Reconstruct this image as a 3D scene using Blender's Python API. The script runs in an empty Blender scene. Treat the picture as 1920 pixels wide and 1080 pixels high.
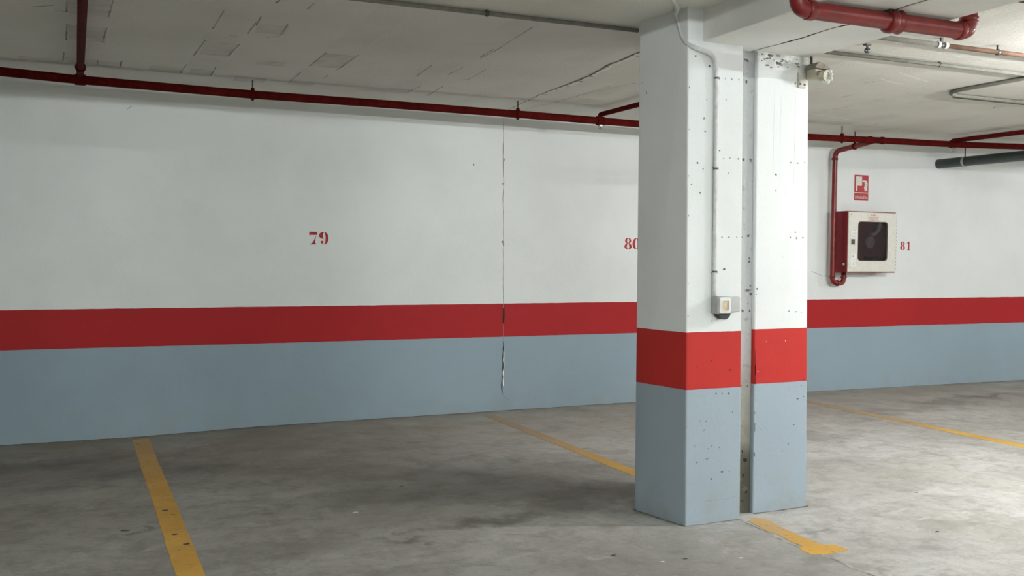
import bpy, bmesh, math, random
from mathutils import Vector, Matrix
random.seed(7)
S = bpy.context.scene
C = bpy.data.collections.new('garage'); S.collection.children.link(C)
PI = math.pi
WALL_Y = 7.2175          # painted face of the end wall
CEIL = 2.38              # slab over the parking bays
BEAM = 2.234             # underside of the twin beams
V = Vector

# ------------------------------------------------------------------ materials
def new_mat(name):
    m = bpy.data.materials.new(name); m.use_nodes = True
    nt = m.node_tree
    b = nt.nodes['Principled BSDF']
    return m, nt, b

def node(nt, typ, **kw):
    n = nt.nodes.new(typ)
    for k, v in kw.items():
        if k == 'inp':
            for i, x in v.items(): n.inputs[i].default_value = x
        else: setattr(n, k, v)
    return n

def link(nt, a, b): nt.links.new(a, b)
def rgba(c): return (c[0], c[1], c[2], 1.0)

def noise(nt, vec, scale, detail=4.0, rough=0.55):
    n = node(nt, 'ShaderNodeTexNoise', inp={'Scale': scale, 'Detail': detail, 'Roughness': rough})
    link(nt, vec, n.inputs['Vector'])
    return n.outputs['Fac']

def ramp(nt, fac, lo, hi, a=0.0, b=1.0):
    n = node(nt, 'ShaderNodeMapRange', inp={1: lo, 2: hi, 3: a, 4: b}); n.clamp = True
    n.interpolation_type = 'SMOOTHSTEP'
    link(nt, fac, n.inputs[0]); return n.outputs[0]

def math_(nt, op, a, b=None):
    n = node(nt, 'ShaderNodeMath', operation=op)
    for i, x in enumerate((a, b)):
        if x is None: continue
        if isinstance(x, (int, float)): n.inputs[i].default_value = x
        else: link(nt, x, n.inputs[i])
    return n.outputs[0]

def mix(nt, fac, a, b, blend='MIX'):
    n = node(nt, 'ShaderNodeMix', data_type='RGBA', blend_type=blend)
    for i, x in ((0, fac), (6, a), (7, b)):
        if isinstance(x, (int, float)): n.inputs[i].default_value = x
        elif isinstance(x, tuple): n.inputs[i].default_value = rgba(x)
        else: link(nt, x, n.inputs[i])
    return n.outputs[2]

def position(nt):
    return node(nt, 'ShaderNodeTexCoord').outputs['Object']

def bump(nt, b, height, strength=0.2, dist=0.004):
    n = node(nt, 'ShaderNodeBump', inp={'Strength': strength, 'Distance': dist})
    link(nt, height, n.inputs['Height']); link(nt, n.outputs['Normal'], b.inputs['Normal'])

def plain(name, col, rough=0.5, metal=0.0, var=0.06, scale=30.0, spec=0.5):
    m, nt, b = new_mat(name)
    p = position(nt)
    f = noise(nt, p, scale)
    c2 = tuple(max(0.0, x * (1 - 2.2 * var)) for x in col)
    c1 = tuple(min(1.0, x * (1 + 1.2 * var)) for x in col)
    link(nt, mix(nt, ramp(nt, f, .3, .7), c2, c1), b.inputs['Base Color'])
    b.inputs['Roughness'].default_value = rough
    b.inputs['Metallic'].default_value = metal
    b.inputs['Specular IOR Level'].default_value = spec
    return m

def banded(name, z1, z2, grey, red, white, dirt_col=(.30, .29, .24), top_dirt=None, base_dirt=0.25, bump_s=.25):
    """oil-paint dado: grey-blue, a red stripe, white above; object space metres"""
    m, nt, b = new_mat(name)
    p = position(nt)
    z = node(nt, 'ShaderNodeSeparateXYZ'); link(nt, p, z.inputs[0])
    wob = math_(nt, 'MULTIPLY', math_(nt, 'SUBTRACT', noise(nt, p, 9.0, 3), .5), .006)
    zz = math_(nt, 'ADD', z.outputs['Z'], wob)
    c = mix(nt, math_(nt, 'GREATER_THAN', zz, z1), grey, red)
    c = mix(nt, math_(nt, 'GREATER_THAN', zz, z2), c, white)
    # patchy paint film
    c = mix(nt, ramp(nt, noise(nt, p, 1.7, 5), .35, .75, 0, .13), c, (.45, .46, .44), 'MULTIPLY')
    c = mix(nt, ramp(nt, noise(nt, p, 60.0, 2), .62, .8, 0, .10), c, (.3, .3, .3), 'MULTIPLY')
    # scuffs of dirt close to the ground
    low = math_(nt, 'MULTIPLY', ramp(nt, z.outputs['Z'], .0, .28, 1, 0), ramp(nt, noise(nt, p, 7.0, 5), .40, .70))
    c = mix(nt, math_(nt, 'MULTIPLY', low, base_dirt), c, dirt_col)
    if top_dirt:
        t = math_(nt, 'MULTIPLY', ramp(nt, z.outputs['Z'], top_dirt - .09, top_dirt, 0, 1), ramp(nt, noise(nt, p, 16.0, 5), .38, .62))
        c = mix(nt, math_(nt, 'MULTIPLY', t, .55), c, (.33, .32, .25))
    link(nt, c, b.inputs['Base Color'])
    b.inputs['Roughness'].default_value = .55
    b.inputs['Specular IOR Level'].default_value = .15
    h = math_(nt, 'ADD', noise(nt, p, 90.0, 3), math_(nt, 'MULTIPLY', noise(nt, p, 14.0, 3), 1.5))
    bump(nt, b, h, bump_s, .003)
    return m

M = {}
M['wall'] = banded('wall_paint', .594, .859, (.285, .372, .425), (.385, .018, .021), (.77, .80, .785))
M['wall_plain'] = plain('garage_wall_paint', (.72, .71, .68), .6)
M['column'] = banded('column_paint', .633, .899, (.345, .412, .468), (.50, .036, .031), (.79, .81, .81), base_dirt=.45)
M['column_b'] = banded('column_paint_dirty_head', .633, .899, (.345, .412, .468), (.50, .036, .031), (.79, .81, .81), top_dirt=2.22, base_dirt=.45)
M['pit'] = plain('pit_shadow_dirt', (.16, .16, .15), .9, var=.2)
M['pit_light'] = plain('bare_plaster_chip', (.75, .72, .68), .9)
M['pit_grey'] = plain('shallow_pit_dirt', (.30, .30, .29), .9, var=.2)
M['crack'] = plain('crack_dirt', (.025, .023, .02), .9)
M['floor_pit'] = plain('floor_pit_dirt', (.10, .09, .075), .9, var=.2)
M['floor_crumb'] = plain('crumbled_edge_dirt', (.21, .195, .165), .9, var=.25)
M['sealant'] = plain('old_sealant', (.10, .09, .06), .9)
M['crack_soft'] = plain('hairline_dirt', (.26, .255, .23), .9)
M['groove'] = plain('formwork_groove_dirt', (.42, .41, .365), .9, var=.25, scale=12)
M['patch'] = plain('formwork_patch', (.66, .645, .585), .9, var=.05, scale=9)
M['fleck'] = plain('white_plaster_fleck', (.97, .97, .96), .8)
M['pale'] = plain('pale_filler_streak', (.90, .89, .84), .9)
M['red_pipe'] = plain('red_pipe_enamel', (.105, .0085, .007), .75, spec=.04, var=.12, scale=18)
M['red_pipe_front'] = plain('glossy_red_pipe_enamel', (.19, .0125, .011), .36, var=.12, scale=18)
M['brown_pipe'] = plain('brown_pipe_paint', (.16, .065, .05), .5)
M['red_box'] = plain('red_cabinet_enamel', (.22, .008, .014), .4)
M['cream'] = plain('cream_door_enamel', (.66, .65, .58), .45, var=.03)
M['conduit'] = plain('painted_grey_conduit', (.23, .227, .20), .8, spec=.2)
M['conduit_dull'] = plain('dull_grey_sleeve', (.16, .157, .135), .8, spec=.2)
M['conduit_white'] = plain('pale_grey_conduit', (.66, .67, .65), .4)
M['copper'] = plain('copper_tube', (.34, .20, .14), .6, metal=.0, var=.15, scale=6)
M['green'] = plain('dark_green_plastic', (.035, .055, .050), .45)
M['steel'] = plain('zinc_steel', (.42, .42, .40), .4, metal=.7)
M['dark_steel'] = plain('dark_steel', (.10, .10, .09), .5, metal=.4)
M['white_plastic'] = plain('white_plastic', (.74, .74, .72), .4, var=.03)
M['grey_plastic'] = plain('light_grey_plastic', (.50, .50, .49), .5, var=.04)
M['box_grey'] = plain('switch_box_grey', (.42, .43, .41), .5, var=.06)
M['ivory'] = plain('ivory_rocker', (.72, .60, .42), .4, var=.12, scale=60)
M['rubber'] = plain('dark_rubber', (.045, .048, .05), .7)
M['beige'] = plain('aged_beige_plastic', (.52, .49, .38), .6, var=.1, scale=40)
M['hood'] = plain('brownish_hood', (.24, .21, .16), .6, var=.12, scale=40)
M['plate'] = plain('pale_back_plate', (.60, .57, .50), .6)
M['pit_red'] = plain('painted_over_pit', (.17, .012, .010), .8)
M['number'] = plain('red_stencil_paint', (.42, .020, .026), .7, var=.15, scale=40)
M['sign_red'] = plain('sign_red', (.40, .010, .020), .5)
M['sign_white'] = plain('sign_white', (.66, .64, .58), .5)
M['text_red'] = plain('red_print', (.48, .07, .06), .6)
M['label_paper'] = plain('label_paper', (.70, .66, .56), .7)
M['label_white'] = plain('white_sticker', (.76, .76, .74), .6)
M['hose'] = plain('grey_hose', (.34, .34, .35), .7)
M['hub_grey'] = plain('reel_hub_grey', (.26, .27, .28), .5)
M['reel'] = plain('dark_red_reel', (.07, .018, .022), .5)
M['dark'] = plain('black_plastic', (.02, .02, .02), .4)

def glass_mat():
    m, nt, b = new_mat('smoked_acrylic_pane')
    p = position(nt)
    f = noise(nt, p, 8.0)
    link(nt, mix(nt, f, (.55, .48, .50), (.66, .60, .62)), b.inputs['Base Color'])
    b.inputs['Transmission Weight'].default_value = 1.0
    b.inputs['Roughness'].default_value = .06
    b.inputs['IOR'].default_value = 1.3
    return m
M['glass'] = glass_mat()

def ceiling_mat():
    m, nt, b = new_mat('painted_concrete_ceiling')
    p = position(nt)
    c = mix(nt, ramp(nt, noise(nt, p, 1.3, 5), .3, .7), (.715, .70, .635), (.785, .77, .71))
    c = mix(nt, ramp(nt, noise(nt, p, 45.0, 3), .60, .78, 0, .22), c, (.40, .395, .35))
    # board-wide tonal bands of the formwork, 0.655 m apart
    s = node(nt, 'ShaderNodeSeparateXYZ'); link(nt, p, s.inputs[0])
    w = math_(nt, 'FRACT', math_(nt, 'DIVIDE', math_(nt, 'ADD', s.outputs['X'], 6.58), .655))
    band = math_(nt, 'MULTIPLY', math_(nt, 'LESS_THAN', w, .27), ramp(nt, noise(nt, p, 2.1, 3), .42, .62, 0, .10))
    c = mix(nt, band, c, (.33, .33, .30))
    link(nt, c, b.inputs['Base Color'])
    b.inputs['Roughness'].default_value = .85
    b.inputs['Specular IOR Level'].default_value = .2
    bump(nt, b, math_(nt, 'ADD', noise(nt, p, 55.0, 4), math_(nt, 'MULTIPLY', noise(nt, p, 6.0, 3), 1.2)), .35, .006)
    return m
M['ceiling'] = ceiling_mat()

def beam_mat():
    m, nt, b = new_mat('painted_concrete_beam')
    p = position(nt)
    c = mix(nt, ramp(nt, noise(nt, p, 3.0, 5), .3, .7), (.78, .775, .73), (.85, .845, .815))
    c = mix(nt, ramp(nt, noise(nt, p, 40.0, 3), .62, .8, 0, .25), c, (.45, .44, .40))
    link(nt, c, b.inputs['Base Color'])
    b.inputs['Roughness'].default_value = .8
    bump(nt, b, noise(nt, p, 60.0, 3), .2, .004)
    return m
M['beam'] = beam_mat()

def filler_mat():
    m, nt, b = new_mat('joint_filler_paint_and_dirt')
    p = position(nt)
    s = node(nt, 'ShaderNodeSeparateXYZ'); link(nt, p, s.inputs[0])
    z = math_(nt, 'ADD', s.outputs['Z'], math_(nt, 'MULTIPLY', math_(nt, 'SUBTRACT', noise(nt, p, 10.0, 4), .5), .25))
    c = mix(nt, ramp(nt, z, .50, .85), (.33, .318, .275), (.47, .485, .49))
    c = mix(nt, ramp(nt, z, .20, .48), (.085, .078, .055), c)
    c = mix(nt, ramp(nt, noise(nt, p, 30.0, 4), .58, .72, 0, .45), c, (.2, .19, .15))
    link(nt, c, b.inputs['Base Color']); b.inputs['Roughness'].default_value = .9
    bump(nt, b, noise(nt, p, 40.0, 4), .6, .008)
    return m
M['filler'] = filler_mat()

# oil and tyre stains, those beside the column deepened to darken its cast shadow: x, y, half-length x, half-length y, strength
STAINS_AND_SHADE = [(-.2, 6.48, .55, .20, .55), (.53, 5.93, .5, .22, .35), (.03, 6.0, .9, .45, .30), (1.7, 5.6, 1.1, .55, .33), (2.2, 5.0, .9, .5, .50), (2.45, 4.45, .55, .32, .55),
          (1.9, 4.75, .7, .35, .28), (1.82, 4.29, .30, .12, .6), (2.5, 4.6, .35, .25, .22), (1.37, 4.11, .12, .05, .5), (.185, 4.70, .08, .03, .5),
          (.26, 4.43, .14, .06, .35), (.30, 4.53, .2, .08, .2), (7.6, 6.47, .6, .10, .50), (6.95, 6.3, .5, .12, .40), (5.5, 5.75, .35, .10, .30),
          (6.3, 6.1, .8, .16, .30), (5.1, 4.12, .3, .12, .18), (4.13, 4.07, .22, .10, .16), (4.3, 4.62, .3, .10, .16), (3.06, 3.59, .10, .04, .30),
          (2.8, 3.18, .2, .08, .25), (.72, 4.1, .4, .2, .25), (1.17, 4.87, .6, .22, .22), (1.0, 6.4, .9, .35, .22), (4.7, 5.4, .5, .15, .25),
          (8.4, 6.3, .5, .2, .3), (2.0, 6.2, .5, .3, .18), (.0, 3.9, .6, .3, .22), (3.35, 3.2, .3, .10, .15), (1.0, 3.6, .5, .2, .12)]
def floor_mat():
    m, nt, b = new_mat('worn_concrete_floor')
    p = position(nt)
    warp = node(nt, 'ShaderNodeTexNoise', inp={'Scale': 2.6, 'Detail': 5.0, 'Roughness': .62}); link(nt, p, warp.inputs['Vector'])
    wv = node(nt, 'ShaderNodeVectorMath', operation='SUBTRACT'); link(nt, warp.outputs['Color'], wv.inputs[0]); wv.inputs[1].default_value = (.5, .5, .5)
    wv2 = node(nt, 'ShaderNodeVectorMath', operation='MULTIPLY_ADD'); link(nt, wv.outputs[0], wv2.inputs[0]); wv2.inputs[1].default_value = (.9, .9, 0); link(nt, p, wv2.inputs[2])
    c = mix(nt, ramp(nt, noise(nt, p, 1.1, 6, .6), .30, .70), (.42, .402, .365), (.57, .565, .54))
    c = mix(nt, ramp(nt, noise(nt, p, 5.5, 6, .7), .46, .68, 0, .70), c, (.30, .285, .255))
    c = mix(nt, ramp(nt, noise(nt, p, 70.0, 3), .60, .78, 0, .35), c, (.20, .19, .17))
    c = mix(nt, ramp(nt, noise(nt, p, 8.0, 6, .7), .56, .70, 0, .45), c, (.60, .59, .56))
    c = mix(nt, ramp(nt, noise(nt, p, 17.0, 6, .75), .50, .64, 0, .40), c, (.31, .30, .27))
    c = mix(nt, ramp(nt, noise(nt, p, 23.0, 5, .7), .56, .68, 0, .35), c, (.66, .65, .62))
    st = node(nt, 'ShaderNodeMapping'); link(nt, wv2.outputs[0], st.inputs['Vector']); st.inputs['Scale'].default_value = (.55, 1.7, 1); st.inputs['Rotation'].default_value = (0, 0, .25)
    c = mix(nt, ramp(nt, noise(nt, st.outputs[0], 3.2, 7, .68), .48, .66, 0, .50), c, (.29, .275, .245))
    c = mix(nt, ramp(nt, noise(nt, st.outputs[0], 5.1, 7, .68), .54, .70, 0, .50), c, (.68, .67, .64))
    # brown dust along the foot of the wall
    s = node(nt, 'ShaderNodeSeparateXYZ'); link(nt, p, s.inputs[0])
    dust = math_(nt, 'MULTIPLY', ramp(nt, s.outputs['Y'], 5.2, 7.1), ramp(nt, noise(nt, p, 2.2, 5), .30, .62, .25, .75))
    c = mix(nt, dust, c, (.30, .255, .19))
    # older, greyer pour on the near side of the joint
    pour = math_(nt, 'MULTIPLY', math_(nt, 'LESS_THAN', math_(nt, 'ADD', s.outputs['X'], math_(nt, 'MULTIPLY', math_(nt, 'SUBTRACT', noise(nt, p, 6.0, 3), .5), .06)), 2.875), math_(nt, 'MULTIPLY', ramp(nt, s.outputs['Y'], 3.55, 3.95, 1, 0), ramp(nt, s.outputs['X'], .9, 2.5)))
    c = mix(nt, math_(nt, 'MULTIPLY', pour, .30), c, (.27, .27, .26))
    # bay 79 floor darkened: grime, plus its dimmer light put into the colour
    grime_and_dim = math_(nt, 'ADD', s.outputs['X'], math_(nt, 'MULTIPLY', math_(nt, 'SUBTRACT', noise(nt, p, 1.2, 4), .5), 2.0))
    c = mix(nt, ramp(nt, grime_and_dim, 1.0, 3.0, .55, 0), c, (.56, .54, .51), 'MULTIPLY')
    tot = None
    for (x, y, rx, ry, k) in STAINS_AND_SHADE:
        v = node(nt, 'ShaderNodeVectorMath', operation='MULTIPLY_ADD')
        link(nt, wv2.outputs[0], v.inputs[0]); v.inputs[1].default_value = (1 / rx, 1 / ry, 0); v.inputs[2].default_value = (-x / rx, -y / ry, 0)
        l = node(nt, 'ShaderNodeVectorMath', operation='LENGTH'); link(nt, v.outputs[0], l.inputs[0])
        f = ramp(nt, l.outputs['Value'], .25, 1.35, 1 - k, 1)
        tot = f if tot is None else math_(nt, 'MULTIPLY', tot, f)
    inv = math_(nt, 'SUBTRACT', 1.0, tot)
    c = mix(nt, inv, c, (.075, .066, .055))
    link(nt, c, b.inputs['Base Color'])
    link(nt, ramp(nt, noise(nt, p, 3.0, 4), .3, .7, .50, .75), b.inputs['Roughness'])
    b.inputs['Specular IOR Level'].default_value = .35
    bump(nt, b, math_(nt, 'ADD', noise(nt, p, 50.0, 4), math_(nt, 'MULTIPLY', noise(nt, p, 7.0, 4), 1.4)), .22, .004)
    return m
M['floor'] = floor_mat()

def yellow_mat(name, y0, y1, amt, faded):
    m, nt, b = new_mat(name)
    p = position(nt)
    s = node(nt, 'ShaderNodeSeparateXYZ'); link(nt, p, s.inputs[0])
    c = mix(nt, ramp(nt, noise(nt, p, 3.0, 4), .35, .65), (.66, .355, .055), (.76, .445, .075))
    worn = ramp(nt, noise(nt, p, 4.5, 5, .65), .54, .72, 0, .50)
    yy = math_(nt, 'ADD', s.outputs['Y'], math_(nt, 'MULTIPLY', math_(nt, 'SUBTRACT', noise(nt, p, 5.0, 4), .5), .5))
    fade = ramp(nt, yy, y0, y1, 0, amt)
    c = mix(nt, math_(nt, 'MAXIMUM', worn, fade), c, faded)
    c = mix(nt, ramp(nt, noise(nt, p, 42.0, 4), .58, .70, 0, .55), c, (.22, .18, .12))
    c = mix(nt, ramp(nt, noise(nt, p, 11.0, 4), .64, .70, 0, .6), c, (.16, .13, .09))
    link(nt, c, b.inputs['Base Color']); b.inputs['Roughness'].default_value = .65
    return m
M['yellow'] = yellow_mat('worn_yellow_road_paint', 5.2, 7.0, .60, (.37, .25, .13))
M['yellow_faded'] = yellow_mat('yellow_road_paint_faded_at_the_wall', 4.7, 6.5, .92, (.37, .29, .195))
M['yellow_stub'] = yellow_mat('yellow_road_paint_faded_at_the_column', 3.35, 3.65, .60, (.52, .38, .22))

def tube_light_mat(name, col, strength):
    m, nt, b = new_mat(name)
    b.inputs['Base Color'].default_value = (.9, .9, .9, 1)
    b.inputs['Emission Color'].default_value = rgba(col)
    b.inputs['Emission Strength'].default_value = strength
    return m

# ------------------------------------------------------------------ mesh helpers
def box(bm, c, s, mi=0, rot=None):
    r = bmesh.ops.create_cube(bm, size=1.0)
    for v in r['verts']:
        v.co = V((v.co.x * s[0], v.co.y * s[1], v.co.z * s[2]))
        if rot is not None: v.co = rot @ v.co
        v.co += V(c)
    fs = {f for v in r['verts'] for f in v.link_faces}
    for f in fs: f.material_index = mi
    return r['verts']

def frame_of(d):
    d = d.normalized()
    a = V((0, 0, 1)) if abs(d.z) < .9 else V((1, 0, 0))
    u = d.cross(a).normalized(); return u, d.cross(u).normalized()

def fillet(pts, r, n=7):
    pts = [V(p) for p in pts]; out = [pts[0]]
    for i in range(1, len(pts) - 1):
        a, b, c = pts[i - 1], pts[i], pts[i + 1]
        d1 = (a - b); d2 = (c - b); l = min(r, d1.length * .49, d2.length * .49)
        if d1.normalized().dot(d2.normalized()) < -.999: out.append(b); continue
        p, q = b + d1.normalized() * l, b + d2.normalized() * l
        for k in range(n + 1):
            t = k / n
            out.append(p * (1 - t) ** 2 + b * 2 * t * (1 - t) + q * t * t)
    out.append(pts[-1]); return out

def tube(bm, pts, r, seg=16, mi=0, cap=True, bend=None):
    pts = [V(p) for p in pts]
    if bend: pts = fillet(pts, bend)
    radii = r if isinstance(r, (list, tuple)) else [r] * len(pts)
    d0 = (pts[1] - pts[0]).normalized(); u, w = frame_of(d0); rings = []
    for i, p in enumerate(pts):
        if i == 0: d = pts[1] - pts[0]
        elif i == len(pts) - 1: d = pts[-1] - pts[-2]
        else: d = (pts[i + 1] - pts[i]).normalized() + (pts[i] - pts[i - 1]).normalized()
        d = d.normalized()
        u = (u - d * u.dot(d)).normalized(); w = d.cross(u)
        rings.append([bm.verts.new(p + (u * math.cos(2 * PI * k / seg) + w * math.sin(2 * PI * k / seg)) * radii[i]) for k in range(seg)])
    for i in range(len(rings) - 1):
        for k in range(seg):
            f = bm.faces.new((rings[i][k], rings[i][(k + 1) % seg], rings[i + 1][(k + 1) % seg], rings[i + 1][k])); f.smooth = True; f.material_index = mi
    if cap:
        bm.faces.new(list(reversed(rings[0]))).material_index = mi
        bm.faces.new(rings[-1]).material_index = mi

def cyl(bm, a, b, r, seg=20, mi=0): tube(bm, [a, b], r, seg, mi)

def ring(bm, c, axis, ro, ri, half, seg=24, mi=0):
    axis = V(axis).normalized(); u, w = frame_of(axis); c = V(c)
    prof = [(ro, -half), (ro, half), (ri, half), (ri, -half)]
    rows = [[bm.verts.new(c + axis * z + (u * math.cos(2 * PI * k / seg) + w * math.sin(2 * PI * k / seg)) * r) for k in range(seg)] for r, z in prof]
    for i in range(4):
        for k in range(seg):
            f = bm.faces.new((rows[i][k], rows[i][(k + 1) % seg], rows[(i + 1) % 4][(k + 1) % seg], rows[(i + 1) % 4][k])); f.material_index = mi

def poly(bm, pts, mi=0):
    f = bm.faces.new([bm.verts.new(V(p)) for p in pts]); f.material_index = mi; return f

def prism(bm, pts, d, mi=0):
    """closed outline pts swept along d"""
    d = V(d); a = [bm.verts.new(V(p)) for p in pts]; b = [bm.verts.new(V(p) + d) for p in pts]; n = len(a)
    bm.faces.new(a).material_index = mi; bm.faces.new(list(reversed(b))).material_index = mi
    for i in range(n): bm.faces.new((a[i], b[i], b[(i + 1) % n], a[(i + 1) % n])).material_index = mi

def hexa(bm, lo, hi, mi=0):
    a = [bm.verts.new(V(p)) for p in lo]; b = [bm.verts.new(V(p)) for p in hi]; fs = [bm.faces.new(list(reversed(a))), bm.faces.new(b)]
    for i in range(4): fs.append(bm.faces.new((a[i], a[(i + 1) % 4], b[(i + 1) % 4], b[i])))
    for f in fs: f.material_index = mi
    return fs

def ribbon(bm, pts, widths, n, off, mi=0, jag=0.0, var=.35):
    """ragged strip following pts in the plane of normal n, off metres proud"""
    n = V(n).normalized(); P = []
    pts = [V(p) for p in pts]
    for i in range(len(pts) - 1):
        L = (pts[i + 1] - pts[i]).length; k = max(1, int(L / .03))
        for j in range(k): P.append((i + j / k, pts[i].lerp(pts[i + 1], j / k)))
    P.append((len(pts) - 1, pts[-1])); prev = None
    for q, (t, p) in enumerate(P):
        d = (P[min(q + 1, len(P) - 1)][1] - P[max(q - 1, 0)][1]).normalized(); s = n.cross(d)
        i = min(int(t), len(widths) - 1); j = min(i + 1, len(widths) - 1); w = widths[i] + (widths[j] - widths[i]) * (t - int(t))
        w *= random.uniform(1 - var, 1 + var); o = s * random.uniform(-jag, jag)
        cur = (bm.verts.new(p + n * off + o + s * w / 2), bm.verts.new(p + n * off + o - s * w / 2))
        if prev:
            f = bm.faces.new((prev[0], prev[1], cur[1], cur[0])); f.material_index = mi
        prev = cur

def pit(bm, c, u, w, n, r, mi, off=.0006):
    c = V(c); k = random.randint(6, 8); a0 = random.uniform(0, 6)
    e = random.uniform(.7, 1.5)
    poly(bm, [c + V(n) * off + (V(u) * math.cos(a0 + 2 * PI * i / k) * e + V(w) * math.sin(a0 + 2 * PI * i / k)) * r * random.uniform(.55, 1.25) for i in range(k)], mi)

def obj(name, bm, mats, parent=None, bevel=0.0, seg=2, fix=True):
    if fix: bmesh.ops.recalc_face_normals(bm, faces=bm.faces)
    me = bpy.data.meshes.new(name); bm.to_mesh(me); bm.free()
    for m in (mats if isinstance(mats, (list, tuple)) else [mats]): me.materials.append(M[m] if isinstance(m, str) else m)
    o = bpy.data.objects.new(name, me); C.objects.link(o)
    if parent:
        o.parent = parent; o.matrix_parent_inverse = Matrix.Translation(-world_of(parent))
    if bevel:
        b = o.modifiers.new('bevel', 'BEVEL'); b.width = bevel; b.segments = seg; b.limit_method = 'ANGLE'; b.angle_limit = .6
    return o

def world_of(o):
    return V(o['base']) if 'base' in o else V((0, 0, 0))

def tag(o, label, cat, group=None):
    o['label'] = label; o['category'] = cat
    if group: o['group'] = group
    return o

def thing(name, label, cat, loc, group=None):
    o = bpy.data.objects.new(name, None); C.objects.link(o); o.location = loc; o['base'] = tuple(loc); o.empty_display_size = .1
    return tag(o, label, cat, group)

def part(name, bm, mats, t, **kw):
    """geometry is written in world metres; the parent's base is subtracted"""
    root = t
    base = V((0, 0, 0)); q = t
    while q is not None:
        base += V(q.location); q = q.parent
    bmesh.ops.translate(bm, verts=bm.verts, vec=-base)
    bevel = kw.pop('bevel', 0.0); fix = kw.pop('fix', True)
    if fix: bmesh.ops.recalc_face_normals(bm, faces=bm.faces)
    me = bpy.data.meshes.new(name); bm.to_mesh(me); bm.free()
    for m in (mats if isinstance(mats, (list, tuple)) else [mats]): me.materials.append(M[m] if isinstance(m, str) else m)
    o = bpy.data.objects.new(name, me); C.objects.link(o); o.parent = t
    if bevel:
        b = o.modifiers.new('bevel', 'BEVEL'); b.width = bevel; b.segments = 2; b.limit_method = 'ANGLE'; b.angle_limit = .6
    if kw.get('label'): o['label'] = kw['label']
    return o

def struct(name, bm, mats, fix=True):
    o = obj(name, bm, mats, fix=fix); o['kind'] = 'structure'; return o

def text_mesh(txt, height, align='CENTER'):
    cu = bpy.data.curves.new('lettering', 'FONT'); cu.body = txt; cu.size = height / .72; cu.align_x = align; cu.resolution_u = 3; cu.offset = .0
    o = bpy.data.objects.new('lettering', cu); S.collection.objects.link(o)
    bpy.context.view_layer.update()
    me = bpy.data.meshes.new_from_object(o.evaluated_get(bpy.context.evaluated_depsgraph_get()))
    bpy.data.objects.remove(o); bpy.data.curves.remove(cu)
    return me

def put_text(bm, txt, height, centre, width=None, mi=0, depth=.0004):
    """lettering on a plane facing -y, centred at centre"""
    me = text_mesh(txt, height); n0 = len(bm.verts); bm.from_mesh(me); bpy.data.meshes.remove(me)
    bm.verts.ensure_lookup_table(); vs = [bm.verts[i] for i in range(n0, len(bm.verts))]
    x0, x1 = min(v.co.x for v in vs), max(v.co.x for v in vs); y0, y1 = min(v.co.y for v in vs), max(v.co.y for v in vs)
    k = width / (x1 - x0) if width else 1.0
    for v in vs:
        x = (v.co.x - (x0 + x1) / 2) * k; z = v.co.y - (y0 + y1) / 2
        v.co = V((centre[0] + x, centre[1] - depth, centre[2] + z))
    for f in {f for v in vs for f in v.link_faces}: f.material_index = mi

# ------------------------------------------------------------------ setting
XL, XR, YF = -6.0, 14.0, -7.0
SAG = [(-6, -.03), (-.45, -.028), (.4, -.028), (1.19, -.008), (2.06, -.004), (3.14, 0), (4.33, .005), (6.75, 0), (7.7, -.002), (9.05, -.017), (14, -.02)]
def floor_z(x, y):
    """the slab dips a little towards the foot of the end wall"""
    for (a, za), (b, zb) in zip(SAG, SAG[1:]):
        if x <= b: z = za + (zb - za) * max(0, (x - a) / (b - a)); break
    else: z = SAG[-1][1]
    t = min(1, max(0, (y - 4.6) / 2.4)); return z * t * t * (3 - 2 * t)

bm = bmesh.new()
xs = [XL + i * (XR - XL) / 80 for i in range(81)]; ys = [YF + i * (WALL_Y + .1 - YF) / 60 for i in range(61)]
g = [[bm.verts.new((x, y, floor_z(x, y))) for x in xs] for y in ys]
for j in range(60):
    for i in range(80):
        f = bm.faces.new((g[j][i], g[j][i + 1], g[j + 1][i + 1], g[j + 1][i])); f.smooth = True
# expansion joint running from the column towards the aisle, and small chips and crumbs
ribbon(bm, [(2.884, 3.80, 0), (2.868, 3.55, 0), (2.842, 3.40, 0), (2.868, 3.19, 0), (2.862, 2.9, 0), (2.872, 2.4, 0)], [.010, .012, .020, .008, .014, .010], (0, 0, 1), .0008, 1, .006)
for (x, y, r) in [(.19, 4.70, .016), (.21, 4.695, .014), (1.6, 5.05, .012), (.42, 4.9, .014), (2.05, 3.55, .012), (2.3, 3.4, .012), (3.6, 3.3, .012), (4.1, 3.9, .012), (.39, 5.0, .02), (.43, 4.38, .02), (.40, 4.55, .016)]:
    pit(bm, (x, y, floor_z(x, y)), (1, 0, 0), (0, .7, 0), (0, 0, 1), r, 2, .0022)
for (x, y, r) in [(1.23, 4.62, .012), (2.19, 3.40, .010), (2.52, 3.32, .010), (2.0, 3.28, .009), (1.62, 3.36, .010)]:
    pit(bm, (x, y, 0), (1, 0, 0), (0, .8, 0), (0, 0, 1), r, 3, .001)
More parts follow.
